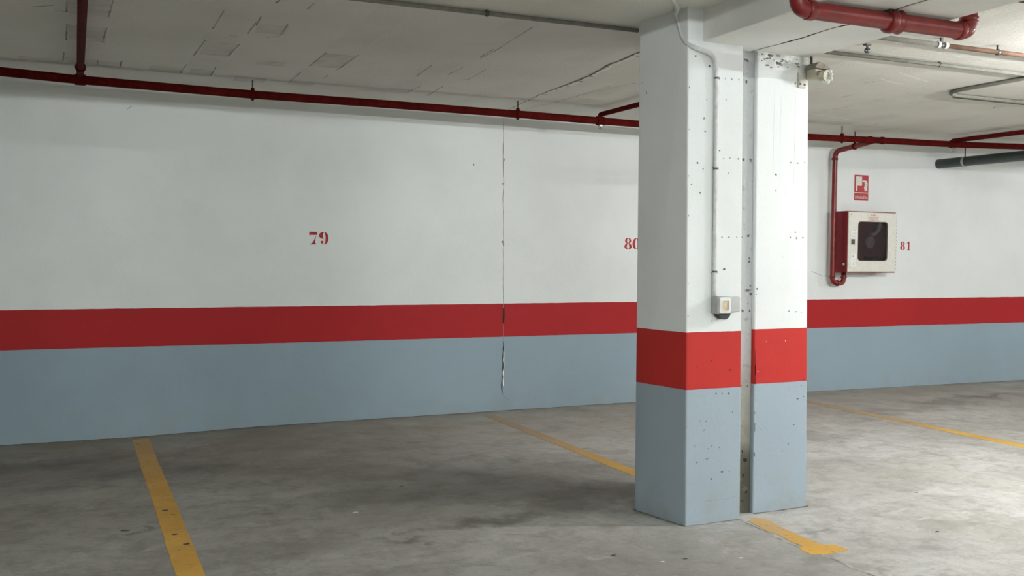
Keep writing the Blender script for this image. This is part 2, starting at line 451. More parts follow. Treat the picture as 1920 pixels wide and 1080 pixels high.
# crumbled edge where the slab meets the wall
ribbon(bm, [(x, WALL_Y - .008, floor_z(x, WALL_Y)) for x in (-2, -.4, .4, 1.2, 2.1, 3.1, 4.3, 6.5, 8, 10)], [.012, .010, .02, .012, .014, .016, .012, .010, .012, .01], (0, 0, 1), .002, 4, .004)
for a, b, c in (((2.507, 4.165), (2.572, 3.806), .012), ((2.572, 3.806), (2.897, 3.817), .008), ((3.012, 3.874), (3.36, 3.890), .010), ((3.36, 3.890), (3.34, 4.25), .008)):
    ribbon(bm, [(a[0] + (b[0] - a[0]) * k / 6 + random.uniform(-.004, .004), a[1] + (b[1] - a[1]) * k / 6 + random.uniform(-.004, .004), 0) for k in range(7)], [c * random.uniform(.4, 1.5) for k in range(7)], (0, 0, 1), .0014, 4, .003)
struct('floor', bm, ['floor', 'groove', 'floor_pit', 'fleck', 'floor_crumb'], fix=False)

# ceiling: slab over the bays, a step up at y = 1.1 to the higher slab over the aisle
bm = bmesh.new()
def slab(x0, x1, y0, y1, z0, z1): box(bm, ((x0 + x1) / 2, (y0 + y1) / 2, (z0 + z1) / 2), (x1 - x0, y1 - y0, z1 - z0))
slab(XL, XR, 1.1, WALL_Y, CEIL, CEIL + .25)
UPN = (0, 0, -1); O = .0007
def cpt(p): return (p[0], p[1], CEIL)
MARKS = [[[-.084,5.062],[-.17,5.126]],[[-.028,5.169],[-.085,5.151]],[[-.027,4.949],[-.028,5.169]],[[.165,4.836],[.155,5.208]],[[.155,5.446],[.144,5.844]],[[-.03,5.446],[-.035,5.858]],[[-.049,6.207],[-.058,6.5]],[[.13,6.375],[.134,6.557],[.261,6.57],[.262,6.363]],[[.646,4.817],[.646,5.231]],[[.822,4.991],[.824,5.265]],[[.744,5.345],[.785,5.353]],[[.644,5.523],[.633,5.985]],[[.826,5.537],[.814,5.913]],[[.847,4.504],[.838,4.571]],[[.998,4.483],[.995,4.614]],[[.971,4.956],[.986,5.226]],[[.988,5.239],[.929,5.31]],[[.823,4.846],[.833,5.061]],[[1.303,5.552],[1.306,6.008]],[[1.486,5.544],[1.487,6.052]],[[1.303,6.224],[1.304,6.653]],[[1.478,6.239],[1.479,6.387]],[[1.963,5.642],[1.995,6.041]],[[2.117,5.052],[2.131,5.291]],[[2.304,5.623],[2.334,5.977],[2.286,6.044]],[[2.134,6.348],[2.139,6.714],[1.984,6.717]],[[2.277,6.323],[2.312,6.757]],[[2.153,5.603],[2.158,5.896]],[[.623,6.275],[.618,6.61]],[[.795,6.283],[.805,6.62]]]
for m in MARKS: ribbon(bm, [cpt(p) for p in m], [.006, .010, .009, .010], UPN, O, 1, .0008, .12)
HAIR = [[[3.199,6.996],[3.259,6.604],[3.275,6.134],[3.358,5.613]],[[2.148,5.334],[2.142,5.119],[2.113,4.798],[2.085,4.473]],[[2.886,6.544],[3.054,6.54]],[[3.216,5.799],[3.294,5.83]],[[5.297,6.164],[5.3,5.726]],[[4.684,4.876],[4.681,4.965]],[[4.579,5.224],[4.561,5.28]],[[5.225,5.138],[5.204,5.099]],[[4.581,5.016],[4.575,5.064]],[[6.204,5.23],[6.308,5.355]],[[6.3,5.209],[6.308,5.355]],[[6.194,6.364],[6.197,6.44]],[[6.565,6.442],[6.542,6.701]],[[5.884,5.891],[5.884,5.957]],[[6.508,5.632],[6.484,5.814]],[[4.953,5.353],[4.936,5.466]],[[5.594,6.042],[5.569,6.223]],[[5.653,5.26],[5.567,5.472]],[[4.382,4.985],[4.378,5.03]],[[5.285,5.394],[5.254,5.465]]]
for m in HAIR: ribbon(bm, [cpt(p) for p in m], [.004, .008, .005, .006], UPN, O, 1, .0008, .15)
# the long shutter line and its patches parallel to the wall
ribbon(bm, [(x, 6.60 + .03 * math.sin(x * 1.7), CEIL) for x in (-2.5, -1, 0, .8, 1.6, 2.4, 3.2, 4.0, 5, 6.4)], [.016, .02, .016, .022, .02, .016, .012, .014, .02, .012], UPN, O * .6, 3, .002)
for (x0, x1, y0, y1) in [(-.30, -.06, 6.45, 6.60), (-.05, .13, 6.38, 6.56), (.13, .27, 6.40, 6.57), (.42, .62, 6.40, 6.62), (.66, .80, 6.42, 6.64), (.95, 1.15, 6.56, 6.74), (1.30, 1.47, 6.56, 6.72), (1.78, 1.98, 6.62, 6.74), (1.98, 2.14, 6.55, 6.70),
                         (-.03, .155, 4.80, 5.20), (-.03, .15, 5.45, 5.85), (.65, .815, 5.54, 5.93), (.84, .99, 5.0, 5.22), (1.30, 1.485, 5.58, 6.0), (3.35, 3.55, 6.35, 6.52), (3.45, 3.75, 6.60, 6.70), (5.5, 6.0, 6.45, 6.62), (7.2, 8.2, 6.10, 6.25), (.99, 1.16, 5.95, 6.10)]:
    poly(bm, [(x0, y0, CEIL - O * .4), (x1, y0, CEIL - O * .4), (x1 + .01, y1, CEIL - O * .4), (x0 + .01, y1, CEIL - O * .4)], 3)
# open joint above the column line, with broken edges
J = [[3.113,7.21],[3.105,7.14],[3.066,6.85],[3.04,6.575],[3.006,6.349],[2.994,6.152],[2.991,5.983],[2.983,5.736],[2.958,5.473],[2.902,5.172],[2.89,4.964],[2.875,4.82],[2.87,4.3]]
ribbon(bm, [cpt(p) for p in J], [.004, .006, .007, .008, .010, .012, .013, .015, .016, .018, .016, .018, .016], UPN, O * 1.2, 6, .004)
ribbon(bm, [(p[0] + .030, p[1], CEIL) for p in J[5:]], [.010, .018, .026, .022, .03, .024, .03, .02], UPN, O, 5, .008)
for p in J[4:-1]:
    pit(bm, (p[0] + .03, p[1] + random.uniform(-.1, .1), CEIL), (1, 0, 0), (0, 1, 0), UPN, random.uniform(.012, .022), 1, O * 1.5)
WHITE = [[[3.864,3.934],[3.993,3.971]],[[3.993,3.971],[4.04,3.992]],[[4.098,3.993],[4.155,4.011]],[[4.245,4.012],[4.296,4.034]],[[4.351,4.038],[4.485,4.068]],[[4.522,4.083],[4.592,4.098]],[[4.648,4.122],[4.692,4.134]],[[4.738,4.146],[4.791,4.155]]]
for m in WHITE:
    a, b = V((*m[0], CEIL)), V((*m[1], CEIL)); n = max(2, int((b - a).length / .022))
    for i in range(n + 1): pit(bm, a.lerp(b, i / n) + V((0, random.uniform(-.012, .012), 0)), (1, 0, 0), (0, 1, 0), UPN, random.uniform(.006, .015), 4, O)
for m in [[[4.9,3.95],[4.62,3.94],[4.3,3.985]],[[5.2,3.98],[4.85,4.06],[4.55,4.10]]]: ribbon(bm, [cpt(p) for p in m], [.010, .007, .003], UPN, O, 4, .001)
for m in [[[4.6,4.587],[4.85,4.69],[5.104,4.773]],[[5.336,6.209],[5.711,6.288],[6.0,6.35]],[[4.644,4.789],[4.922,4.888]],[[6.10,6.37],[6.25,6.40]]]: ribbon(bm, [cpt(p) for p in m], [.010, .022, .008], UPN, O * .8, 5, .002, .15)
CEIL_MATS = ['ceiling', 'groove', 'crack', 'patch', 'fleck', 'pale', 'pit']
struct('ceiling', bm, CEIL_MATS, fix=False)
bm = bmesh.new(); slab(XL, XR, YF, 1.0, 2.72, 2.90); slab(XL, XR, 1.0, 1.1, CEIL, 2.90)   # higher slab over the aisle and the step down
struct('ceiling', bm, 'ceiling')
bm = bmesh.new(); slab(9.2, 9.85, YF, WALL_Y, BEAM, 2.72)          # next beam along, unseen; added to cast the shade line on the right wall
struct('unseen_beam_1', bm, 'beam')

# end wall with its settlement crack
bm = bmesh.new()
box(bm, ((XL + XR) / 2, WALL_Y + .125, 1.25), (XR - XL, .25, 2.9))
N = (0, -1, 0)
CR = [[3.113,2.33],[3.112,2.21],[3.11,1.999],[3.118,1.81],[3.112,1.704],[3.117,1.493],[3.118,1.153],[3.122,.898]]
ribbon(bm, [(x, WALL_Y, z) for x, z in CR], [.004, .004, .006, .007, .004, .003, .003, .004], N, .0006, 1, .0012)
ribbon(bm, [(3.123, WALL_Y, .90), (3.125, WALL_Y, .825)], [.003, .004], N, .0006, 1, .001)
ribbon(bm, [(3.126, WALL_Y, .825), (3.127, WALL_Y, .76), (3.126, WALL_Y, .70)], [.010, .016, .012], N, .0012, 2, .001)
ribbon(bm, [(3.126, WALL_Y, .70), (3.124, WALL_Y, .55)], [.003, .003], N, .0006, 1, .001)
ribbon(bm, [(3.123, WALL_Y, .56), (3.124, WALL_Y, .47), (3.121, WALL_Y, .34), (3.118, WALL_Y, .215), (3.121, WALL_Y, .142)], [.004, .009, .010, .011, .006], N, .001, 2, .004)
ribbon(bm, [(3.128, WALL_Y, .50), (3.129, WALL_Y, .36), (3.124, WALL_Y, .2)], [.006, .010, .006], N, .0008, 4, .005)
ribbon(bm, [(3.121, WALL_Y, .142), (3.141, WALL_Y, .107), (3.19, WALL_Y, .084)], [.006, .005, .003], N, .001, 1, .002)
for (x, z, r) in [(3.114, 1.35, .012), (3.12, 1.33, .010), (3.116, 2.0, .010), (3.11, 1.81, .008), (2.86, 1.95, .007)]: pit(bm, (x, WALL_Y, z), (1, 0, 0), (0, 0, 1.2), N, r, 3, .0009)
ribbon(bm, [(.33, WALL_Y, 2.21), (.36, WALL_Y, 2.235)], [.003, .006], N, .0008, 3, .001)
ribbon(bm, [(6.22, WALL_Y, 1.12), (6.35, WALL_Y, 1.08), (6.45, WALL_Y, 1.075)], [.004, .004, .003], N, .0007, 3, .003)
struct('wall_back', bm, ['wall', 'crack_soft', 'crack', 'pit_grey', 'fleck'], fix=False)
for nm, c, s in (('wall_left', (XL - .1, .1, 1.3), (.2, 14.4, 3.2)), ('wall_right', (XR + .1, .1, 1.3), (.2, 14.4, 3.2)), ('wall_front', (4, YF - .1, 1.3), (20.4, .2, 3.2))):
    bm = bmesh.new(); box(bm, c, s); struct(nm, bm, 'wall_plain')

# ------------------------------------------------------------------ twin columns, joint filler, twin beams
A_PITS = [[2.596,2.164],[2.674,2.126],[2.713,2.098],[2.765,2.077],[2.803,2.077],[2.843,2.078],[2.662,1.971],[2.771,1.981],[2.649,1.886],[2.655,1.827],[2.738,1.745],[2.763,1.709],[2.8,1.712],[2.848,1.711],[2.615,1.681],[2.646,1.655],[2.647,1.642],[2.705,1.664],[2.731,1.668],[2.792,1.641],[2.584,1.583],[2.632,1.546],[2.761,1.344],[2.801,1.345],[2.846,1.345],[2.776,1.196],[2.708,1.178],[2.735,1.179],[2.774,1.195],[2.81,.98],[2.71,.955],[2.777,.615],[2.814,.613],[2.856,.62],[2.755,.541],[2.838,.525],[2.685,.49],[2.791,.469],[2.675,.449],[2.622,.38],[2.701,.361],[2.764,.362],[2.717,.371],[2.691,.312],[2.702,.314],[2.781,.245],[2.823,.244],[2.72,.217],[2.654,.492],[2.629,.742],[2.709,.769],[2.82,.723],[2.637,.3],[2.74,.615]]
L_PITS = [[4.135,2.087],[4.104,2.033],[3.961,2.084],[3.919,2.087],[3.877,2.09],[3.961,1.712],[3.911,1.717],[3.87,1.716],[3.967,1.557],[3.919,1.341],[3.873,1.344],[4.13,.97],[4.039,.983],[3.951,.979],[3.912,.981],[3.871,.983],[3.891,.947],[4.135,.758],[3.951,.612]]
F_PITS = [[2.94,1.714],[2.981,1.716],[2.938,1.344],[2.974,1.351],[2.951,2.088],[2.953,2.189],[2.939,2.194],[2.984,1.242],[2.99,1.11],[2.976,1.087],[2.994,1.07],[2.99,1.089],[2.979,1.022],[2.99,.988],[2.95,.99],[2.982,1.227],[2.949,.623],[2.985,.621],[2.985,.261],[2.964,.304],[2.973,.187],[2.989,.104],[2.969,.06]]
B_PITS = [[3.212,1.716],[3.256,1.716],[3.301,1.722],[3.121,1.654],[3.123,1.575],[3.249,1.376],[3.257,1.349],[3.298,1.35],[3.219,1.351],[3.022,2.192],[3.066,2.185],[3.139,2.2],[3.231,2.103],[3.036,2.201],[3.095,2.202],[3.176,2.199],[3.218,.99],[3.261,.986],[3.299,.983],[3.015,1.101],[3.013,1.074],[3.222,.615],[3.267,.615],[3.306,.619],[3.291,.58],[3.284,.555],[3.264,.426],[3.228,.334],[3.323,.564],[3.022,.199],[3.054,.417],[3.191,.301],[3.32,.648],[3.02,.564]]
B_EDGE = [.80, .79, .775, .766, .75, .732, .72, .709, .70, .69, .686, .669, .655, .645, .5, .44, .43, .42, .30]
def line2(a, b, t): return a + (b - a) * t
def front_pt(lo, hi, ztop, x, z):
    """point on a front face; lo, hi are its two edges at floor and top"""
    t = z / ztop; p, q = V(lo[0]).lerp(V(hi[0]), t), V(lo[1]).lerp(V(hi[1]), t)
    k = (x - p.x) / (q.x - p.x); return p.lerp(q, k)
CA_lo = [(2.578, 3.812, -.01), (2.895, 3.823, -.01), (2.85, 4.185, -.01), (2.513, 4.162, -.01)]
CA_hi = [(2.551, 3.812, CEIL), (2.866, 3.823, CEIL), (2.835, 4.185, CEIL), (2.508, 4.162, CEIL)]
CB_lo = [(3.012, 3.881, -.01), (3.356, 3.896, -.01), (3.335, 4.25, -.01), (3.0, 4.235, -.01)]
CB_hi = [(2.993, 3.881, CEIL), (3.313, 3.896, CEIL), (3.30, 4.25, CEIL), (2.985, 4.235, CEIL)]
def column(lo, hi, label, deco, paint):
    bm = bmesh.new(); fs = hexa(bm, lo, hi)
    bmesh.ops.recalc_face_normals(bm, faces=bm.faces)
    bmesh.ops.bevel(bm, geom=[e for e in bm.edges if abs(e.verts[0].co.z - e.verts[1].co.z) > 1], offset=.006, segments=2, affect='EDGES', profile=.5)
    deco(bm)
    return tag(obj('concrete_column', bm, [paint, 'pit', 'pit_grey', 'pit_light', 'pit_red'], fix=False), label, 'column')
def deco_a(bm):
    n = V((.0347, -1, 0)).normalized()
    for x, z in A_PITS:
        p = front_pt(CA_lo[:2], CA_hi[:2], CEIL, x, z); pit(bm, p, (1, 0, 0), (0, 0, 1), n, random.uniform(.003, .006), 4 if .63 < z < .90 else random.choice((1, 1, 2, 2)))
    d = (V(CA_lo[0]) - V(CA_lo[3])).normalized(); nl = V((-d.y, d.x, 0)) * -1
    nl = V((-.983, -.182, 0))
    for y, z in L_PITS:
        t = z / CEIL; p, q = V(CA_lo[0]).lerp(V(CA_hi[0]), t), V(CA_lo[3]).lerp(V(CA_hi[3]), t); k = (y - p.y) / (q.y - p.y)
        pit(bm, p.lerp(q, k), tuple((q - p).normalized()), (0, 0, 1), nl, random.uniform(.003, .006), 2)
    # chipped arris
    for z in (.12, .47, .83, .98, 1.13, 1.44, 1.62, 1.83, 2.02):
        p = V(CA_lo[0]).lerp(V(CA_hi[0]), z / CEIL); pit(bm, p + V((.008, 0, 0)), (.7, 0, 0), (0, 0, 1.6), n, .003, 2 if z < .6 or z > .9 else 4)
    ribbon(bm, [front_pt(CA_lo[:2], CA_hi[:2], CEIL, x, z) for x, z in ((2.66, .115), (2.72, .118), (2.80, .112), (2.86, .12))], [.0012, .0018, .0012, .0012], n, .0006, 2, .001)
def deco_b(bm):
    n = V((.0436, -1, 0)).normalized()
    for x, z in B_PITS:
        p = front_pt(CB_lo[:2], CB_hi[:2], CEIL, x, z); pit(bm, p, (1, 0, 0), (0, 0, 1), n, random.uniform(.003, .006), 4 if .63 < z < .90 else random.choice((1, 1, 2, 2)))
    for z in B_EDGE:
        p = V(CB_lo[0]).lerp(V(CB_hi[0]), z / CEIL); pit(bm, p + V((.0055, -.0008, 0)), (.6, 0, 0), (0, 0, 1.8), n, random.uniform(.004, .008), 4 if z > .64 else 1, .0012)
    for x, z in ((3.08, .845), (3.20, .845), (3.03, .70)): pit(bm, front_pt(CB_lo[:2], CB_hi[:2], CEIL, x, z), (1, 0, 0), (0, 0, 1), n, .0032, 3)
    for x in (3.10, 3.145, 3.235):
        ribbon(bm, [front_pt(CB_lo[:2], CB_hi[:2], CEIL, x + random.uniform(-.003, .003), z) for z in (2.05, 1.8, 1.6)], [.0004, .0008, .0004], n, .0006, 2, .0008)
    # bare plaster at the head of the column
    for i in range(26):
        x = random.uniform(3.02, 3.29); z = random.uniform(2.165, 2.225)
        pit(bm, front_pt(CB_lo[:2], CB_hi[:2], CEIL, x, z), (1.5, 0, 0), (0, 0, .8), n, random.uniform(.004, .009), random.choice((2, 2, 1, 3)))
column(CA_lo, CA_hi, 'left column of the pair, white over a red band and grey base, with the switch on it', deco_a, 'column')
column(CB_lo, CB_hi, 'right column of the pair, white, red and grey, set slightly further back', deco_b, 'column_b')
bm = bmesh.new()
hexa(bm, [(2.886, 3.912, 0), (3.0095, 3.902, 0), (3.002, 4.15, 0), (2.858, 4.15, 0)], [(2.862, 3.912, BEAM), (2.9915, 3.902, BEAM), (2.985, 4.15, BEAM), (2.842, 4.15, BEAM)])
def filler_y(x, z): return 3.912 - .081 * (x - 2.886 + .0107 * z)
for x, z in F_PITS: pit(bm, (x, filler_y(x, z), z), (1, 0, 0), (0, 0, 1.2), (0, -1, 0), random.uniform(.004, .008), 1 if z > .5 else 2, .0007)
pit(bm, (2.975, filler_y(2.975, .26), .26), (1.2, 0, 0), (0, 0, .8), (0, -1, 0), .013, 2, .0009)
tag(obj('joint_filler', bm, ['filler', 'pit', 'crack']), 'recessed grey strip filling the gap between the two columns, dirty brown at its foot', 'filler strip')

# The pair of shallow beams the columns carry, running out over the aisle
def beam(x0, x1, label, crack_side):
    bm = bmesh.new(); y0, y1 = YF, 3.95
    box(bm, ((x0 + x1) / 2, (y0 + y1) / 2, BEAM + .3), (x1 - x0, y1 - y0, .6))
    bmesh.ops.bevel(bm, geom=[e for e in bm.edges if abs(e.verts[0].co.y - e.verts[1].co.y) > 1], offset=.006, segments=2, affect='EDGES', profile=.5)
    return tag(obj('ceiling_beam', bm, ['beam', 'crack', 'crack_soft']), label, 'beam')
beam(2.635, 2.9865, 'left half of the split ceiling beam, running from the left column over the camera side', 1)
beam(2.9885, 3.315, 'right half of the split ceiling beam, running from the right column over the camera side', -1)
SC = [[2.97,3.90],[2.974,3.778],[2.990,3.656],[2.994,3.546],[2.980,3.416],[2.980,3.336],[2.997,3.285],[3.0,3.133],[2.980,3.019],[2.972,2.929],[2.974,2.7],[2.985,2.2],[2.985,1.2]]
bm = bmesh.new()
prev = None
for i in range(len(SC) - 1):
    a, b = V((*SC[i], BEAM)), V((*SC[i + 1], BEAM)); n = 5
    for j in range(n):
        p = a.lerp(b, j / n); w = random.uniform(.0008, .0028) * (.5 if p.y > 3.65 else 1)
        cur = [bm.verts.new((p.x - w, p.y, BEAM - .0015)), bm.verts.new((p.x + w, p.y, BEAM - .0015)), bm.verts.new((p.x + w * .6, p.y, BEAM + .012)), bm.verts.new((p.x - w * .6, p.y, BEAM + .012))]
        if prev:
            for k in range(4): bm.faces.new((prev[k], prev[(k + 1) % 4], cur[(k + 1) % 4], cur[k]))
        prev = cur
tag(obj('joint_sealant', bm, 'sealant'), 'thin dark line of old sealant in the joint under the split beam', 'sealant')

# ------------------------------------------------------------------ stencilled bay numbers
def arc(cx, cy, rx, ry, a0, a1, n=14):
    return [(cx + rx * math.cos(math.radians(a0 + (a1 - a0) * i / n)), cy + ry * math.sin(math.radians(a0 + (a1 - a0) * i / n))) for i in range(n + 1)]
def crescent(cx, cy, rx, ry, ix, iy, a0, a1, sx=0):
    return arc(cx, cy, rx, ry, a0, a1) + list(reversed(arc(cx + sx, cy, ix, iy, a0, a1)))
def glyph(ch):
    """Didone stencil digits, one unit high"""
    if ch == '7': return .66, [[(.0, 1), (.66, 1), (.615, .75), (.10, .745), (.02, .68), (.0, .80)], [(.50, .655), (.545, .64), (.51, .50), (.475, .36), (.47, .22), (.50, .10), (.56, .05), (.56, .0), (.0, .0), (.0, .045), (.13, .06), (.24, .12), (.33, .25), (.42, .42), (.47, .55)]]
    if ch == '9': return .78, [crescent(.42, .72, .42, .28, .10, .22, 98, 262), crescent(.42, .50, .36, .50, .10, .44, -82, 82, .02), arc(.27, .19, .125, .115, 60, 300) + [(.33, .02), (.42, .0), (.36, .06)]]
    if ch == '8': return .72, [crescent(.36, .75, .30, .25, .10, .21, 98, 262), crescent(.36, .75, .30, .25, .10, .21, -82, 82), crescent(.36, .26, .36, .26, .12, .22, 98, 262), crescent(.36, .26, .36, .26, .12, .22, -82, 82)]
    if ch == '0': return .76, [crescent(.38, .5, .38, .5, .11, .44, 97, 263), crescent(.38, .5, .38, .5, .11, .44, -83, 83)]
    return .52, [[(.18, .06), (.18, .80), (.0, .74), (.0, .80), (.24, .98), (.38, 1.0), (.38, .06), (.50, .05), (.52, .0), (.02, .0), (.04, .05)]]
def stencil(txt, x, z, hgt, gap, label):
    bm = bmesh.new(); cx = x
    for ch in txt:
        w, shapes = glyph(ch)
        for s in shapes: prism(bm, [(cx + px * hgt, WALL_Y - .0012, z + py * hgt) for px, py in s], (0, .0012, 0))
        cx += (w + gap) * hgt
    return tag(obj('stencilled_number', bm, 'number'), label, 'bay number')
stencil('79', 1.571, 1.312, .092, .11, 'red stencilled number 79 painted on the wall left of the columns')
stencil('80', 4.229, 1.302, .098, .08, 'red stencilled number 80 on the wall, half hidden behind the left column')
stencil('81', 7.300, 1.327, .085, .28, 'red stencilled number 81 on the wall just right of the fire hose cabinet')

# ------------------------------------------------------------------ yellow bay lines
def strip(x0, x1, y0, y1, label, mat='yellow_faded'):
    bm = bmesh.new(); n = max(2, int((y1 - y0) / .08)); rows = []
    for i in range(n + 1):
        y = y0 + (y1 - y0) * i / n
        a, b = x0 + random.uniform(-.0022, .0022), x1 + random.uniform(-.0022, .0022)
        rows.append([bm.verts.new((x, y, floor_z(x, y) + dz)) for dz in (.0012, .0002) for x in ((a, b) if dz > .001 else (b, a))])
    for r, q in zip(rows, rows[1:]):
        for k in range(4): bm.faces.new((r[k], r[(k + 1) % 4], q[(k + 1) % 4], q[k]))
    bm.faces.new(rows[0]); bm.faces.new(list(reversed(rows[-1])))
    return tag(obj('parking_line', bm, mat), label, 'parking line')
strip(.350, .455, 2.2, 7.12, 'wide yellow floor line at the left, running from wall to bottom edge', 'yellow')
strip(2.895, 2.985, 4.26, 7.05, 'yellow line on the floor running from the cracked wall to behind the left column')
strip(5.745, 5.850, 2.2, 7.05, 'thin yellow floor line right of the columns, running off to the right')
bm = bmesh.new()
ST = [[2.909,3.777],[2.969,3.815],[3.01,3.767],[2.989,3.668],[2.977,3.565],[2.966,3.459],[2.968,3.336],[3.019,3.316],[3.018,3.237],[2.962,3.228],[2.892,3.225],[2.825,3.245],[2.83,3.33],[2.871,3.351],[2.869,3.435],[2.891,3.536],[2.878,3.607]]
prism(bm, [(x, y, .0012) for x, y in ST], (0, 0, -.001))
tag(obj('parking_line', bm, 'yellow_stub'), 'short yellow stub with a hooked end on the floor in front of the columns', 'parking line')

# ------------------------------------------------------------------ red sprinkler main along the wall and its branches
PY = 6.66
MAIN = [(-5.9, 2.34), (-1.2, 2.330), (-.40, 2.314), (.04, 2.299), (1.09, 2.285), (1.97, 2.286), (2.97, 2.282), (3.98, 2.274), (5.70, 2.268), (6.41, 2.280), (7.50, 2.296), (8.23, 2.319), (9.2, 2.335), (13.9, 2.34)]
def main_z(x):
    for (a, za), (b, zb) in zip(MAIN, MAIN[1:]):
        if x <= b: return za + (zb - za) * (x - a) / (b - a)
t = thing('sprinkler_main', 'long dark red pipe hung under the ceiling along the whole back wall', 'pipe', (3, PY, 2.28))
bm = bmesh.new(); tube(bm, [(x, PY, z) for x, z in MAIN], .0275, 20); part('pipe', bm, 'red_pipe', t)
def clamp_on_main(x, y=PY, r=.0275, z=None, mat='dark_steel', parent=None, top=CEIL):
    z = main_z(x) if z is None else z
    bm = bmesh.new(); ring(bm, (x, y, z), (1, 0, 0), r + .005, r - .003, .011, 20)
    box(bm, (x, y, z + r + .008), (.02, .02, .016)); box(bm, (x, y, z - r - .006), (.014, .012, .012))
    h = part('hanger', bm, 'red_pipe', parent or t)
    bm = bmesh.new(); cyl(bm, (x, y, z + r + .012), (x, y, top), .005, 8)
    rod = part('rod', bm, mat, h)
    return h
for x in (-2.2, 1.075, 2.985, 6.045, 9.4): clamp_on_main(x)
for x in (6.36, 6.50):
    bm = bmesh.new(); tube(bm, [(x - .018, PY, main_z(x)), (x - .012, PY, main_z(x)), (x + .012, PY, main_z(x)), (x + .018, PY, main_z(x))], [.028, .033, .033, .028], 20); part('coupling', bm, 'red_pipe', t)

def branch(x, y_end, r, label, z=2.325, ring_y=None, head=True):
    b = thing('branch_pipe', label, 'pipe', (x, PY, z))
    mz = main_z(x)
    bm = bmesh.new(); tube(bm, [(x, PY, mz + .020), (x, PY, z), (x, y_end, z)], r, 16, bend=.05); part('pipe', bm, 'red_pipe', b)
    bm = bmesh.new(); ring(bm, (x, PY, mz), (1, 0, 0), .034, .0265, .030, 20); part('saddle', bm, 'red_pipe', b)
    if not head: return add_ring(b, x, z, r, ring_y)
    bm = bmesh.new(); box(bm, (x - .004, PY - .01, mz - .038), (.026, .024, .012)); cyl(bm, (x, PY - .012, mz - .032), (x, PY - .012, mz - .062), .008, 10); cyl(bm, (x, PY - .012, mz - .058), (x, PY - .012, mz - .064), .016, 12)
    part('sprinkler_head', bm, 'steel', b)
    return add_ring(b, x, z, r, ring_y)
def add_ring(b, x, z, r, ring_y):
    if ring_y:
        bm = bmesh.new(); tube(bm, [(x, ring_y - .02, z), (x, ring_y - .015, z), (x, ring_y + .015, z), (x, ring_y + .02, z)], [r, r + .009, r + .009, r], 16); part('coupling', bm, 'red_pipe', b)
    return b
branch(.037, 2.6, .021, 'dark red branch pipe coming from the wall main towards the camera at upper left', ring_y=6.36, head=False)
branch(3.675, 5.35, .018, 'dark red branch pipe rising from the wall main just left of the columns')
branch(7.345, 3.4, .020, 'dark red branch pipe leaving the wall main at the right edge above the green pipe')

# hydrant feed: off the main, to the wall, down beside the cabinet and up into its underside
t = thing('hydrant_feed_pipe', 'red pipe dropping down the wall beside the fire hose cabinet and hooking up under it', 'pipe', (6.40, 7.13, 1.6))
HP = [(6.43, PY, main_z(6.43)), (6.42, 6.80, 2.262), (6.40, 7.135, 2.225), (6.395, 7.135, 1.015), (6.53, 7.135, 1.010), (6.53, 7.135, 1.118)]
bm = bmesh.new(); tube(bm, HP, .023, 16, bend=.06); part('pipe', bm, 'red_pipe_front', t)
for a, b in (((6.397, 7.135, 2.165), (6.397, 7.135, 2.145)), ((6.395, 7.135, 1.085), (6.395, 7.135, 1.065)), ((6.46, 7.135, 1.0125), (6.445, 7.135, 1.0125)), ((6.53, 7.135, 1.075), (6.53, 7.135, 1.06))):
    bm = bmesh.new(); cyl(bm, a, b, .0285, 16); part('coupling', bm, 'red_pipe_front', t)
bm = bmesh.new(); ring(bm, (6.412, 6.90, 2.2505), (0, 1, -.1), .030, .022, .010, 16); box(bm, (6.412, 6.90, 2.286), (.012, .012, .02)); cyl(bm, (6.412, 6.90, 2.284), (6.412, 6.90, CEIL), .004, 8)
part('hanger', bm, 'red_pipe', t)

# ------------------------------------------------------------------ fire hose cabinet
CX0, CX1, CZ0, CZ1, CY = 6.468, 7.050, 1.112, 1.678, 7.032
t = thing('fire_hose_cabinet', 'red fire hose cabinet with cream door and dark window, on the back wall', 'cabinet', (6.76, WALL_Y, CZ0))
bm = bmesh.new(); k = .012
for c, s in ((((CX0 + CX1) / 2, (CY + WALL_Y) / 2, CZ0 + k / 2), (CX1 - CX0, WALL_Y - CY, k)), (((CX0 + CX1) / 2, (CY + WALL_Y) / 2, CZ1 - k / 2), (CX1 - CX0, WALL_Y - CY, k)),
             ((CX0 + k / 2, (CY + WALL_Y) / 2, (CZ0 + CZ1) / 2), (k, WALL_Y - CY, CZ1 - CZ0 - 2 * k)), ((CX1 - k / 2, (CY + WALL_Y) / 2, (CZ0 + CZ1) / 2), (k, WALL_Y - CY, CZ1 - CZ0 - 2 * k)),
             (((CX0 + CX1) / 2, WALL_Y - .006, (CZ0 + CZ1) / 2), (CX1 - CX0 - 2 * k, .010, CZ1 - CZ0 - 2 * k))): box(bm, c, s)
part('body', bm, 'red_box', t)
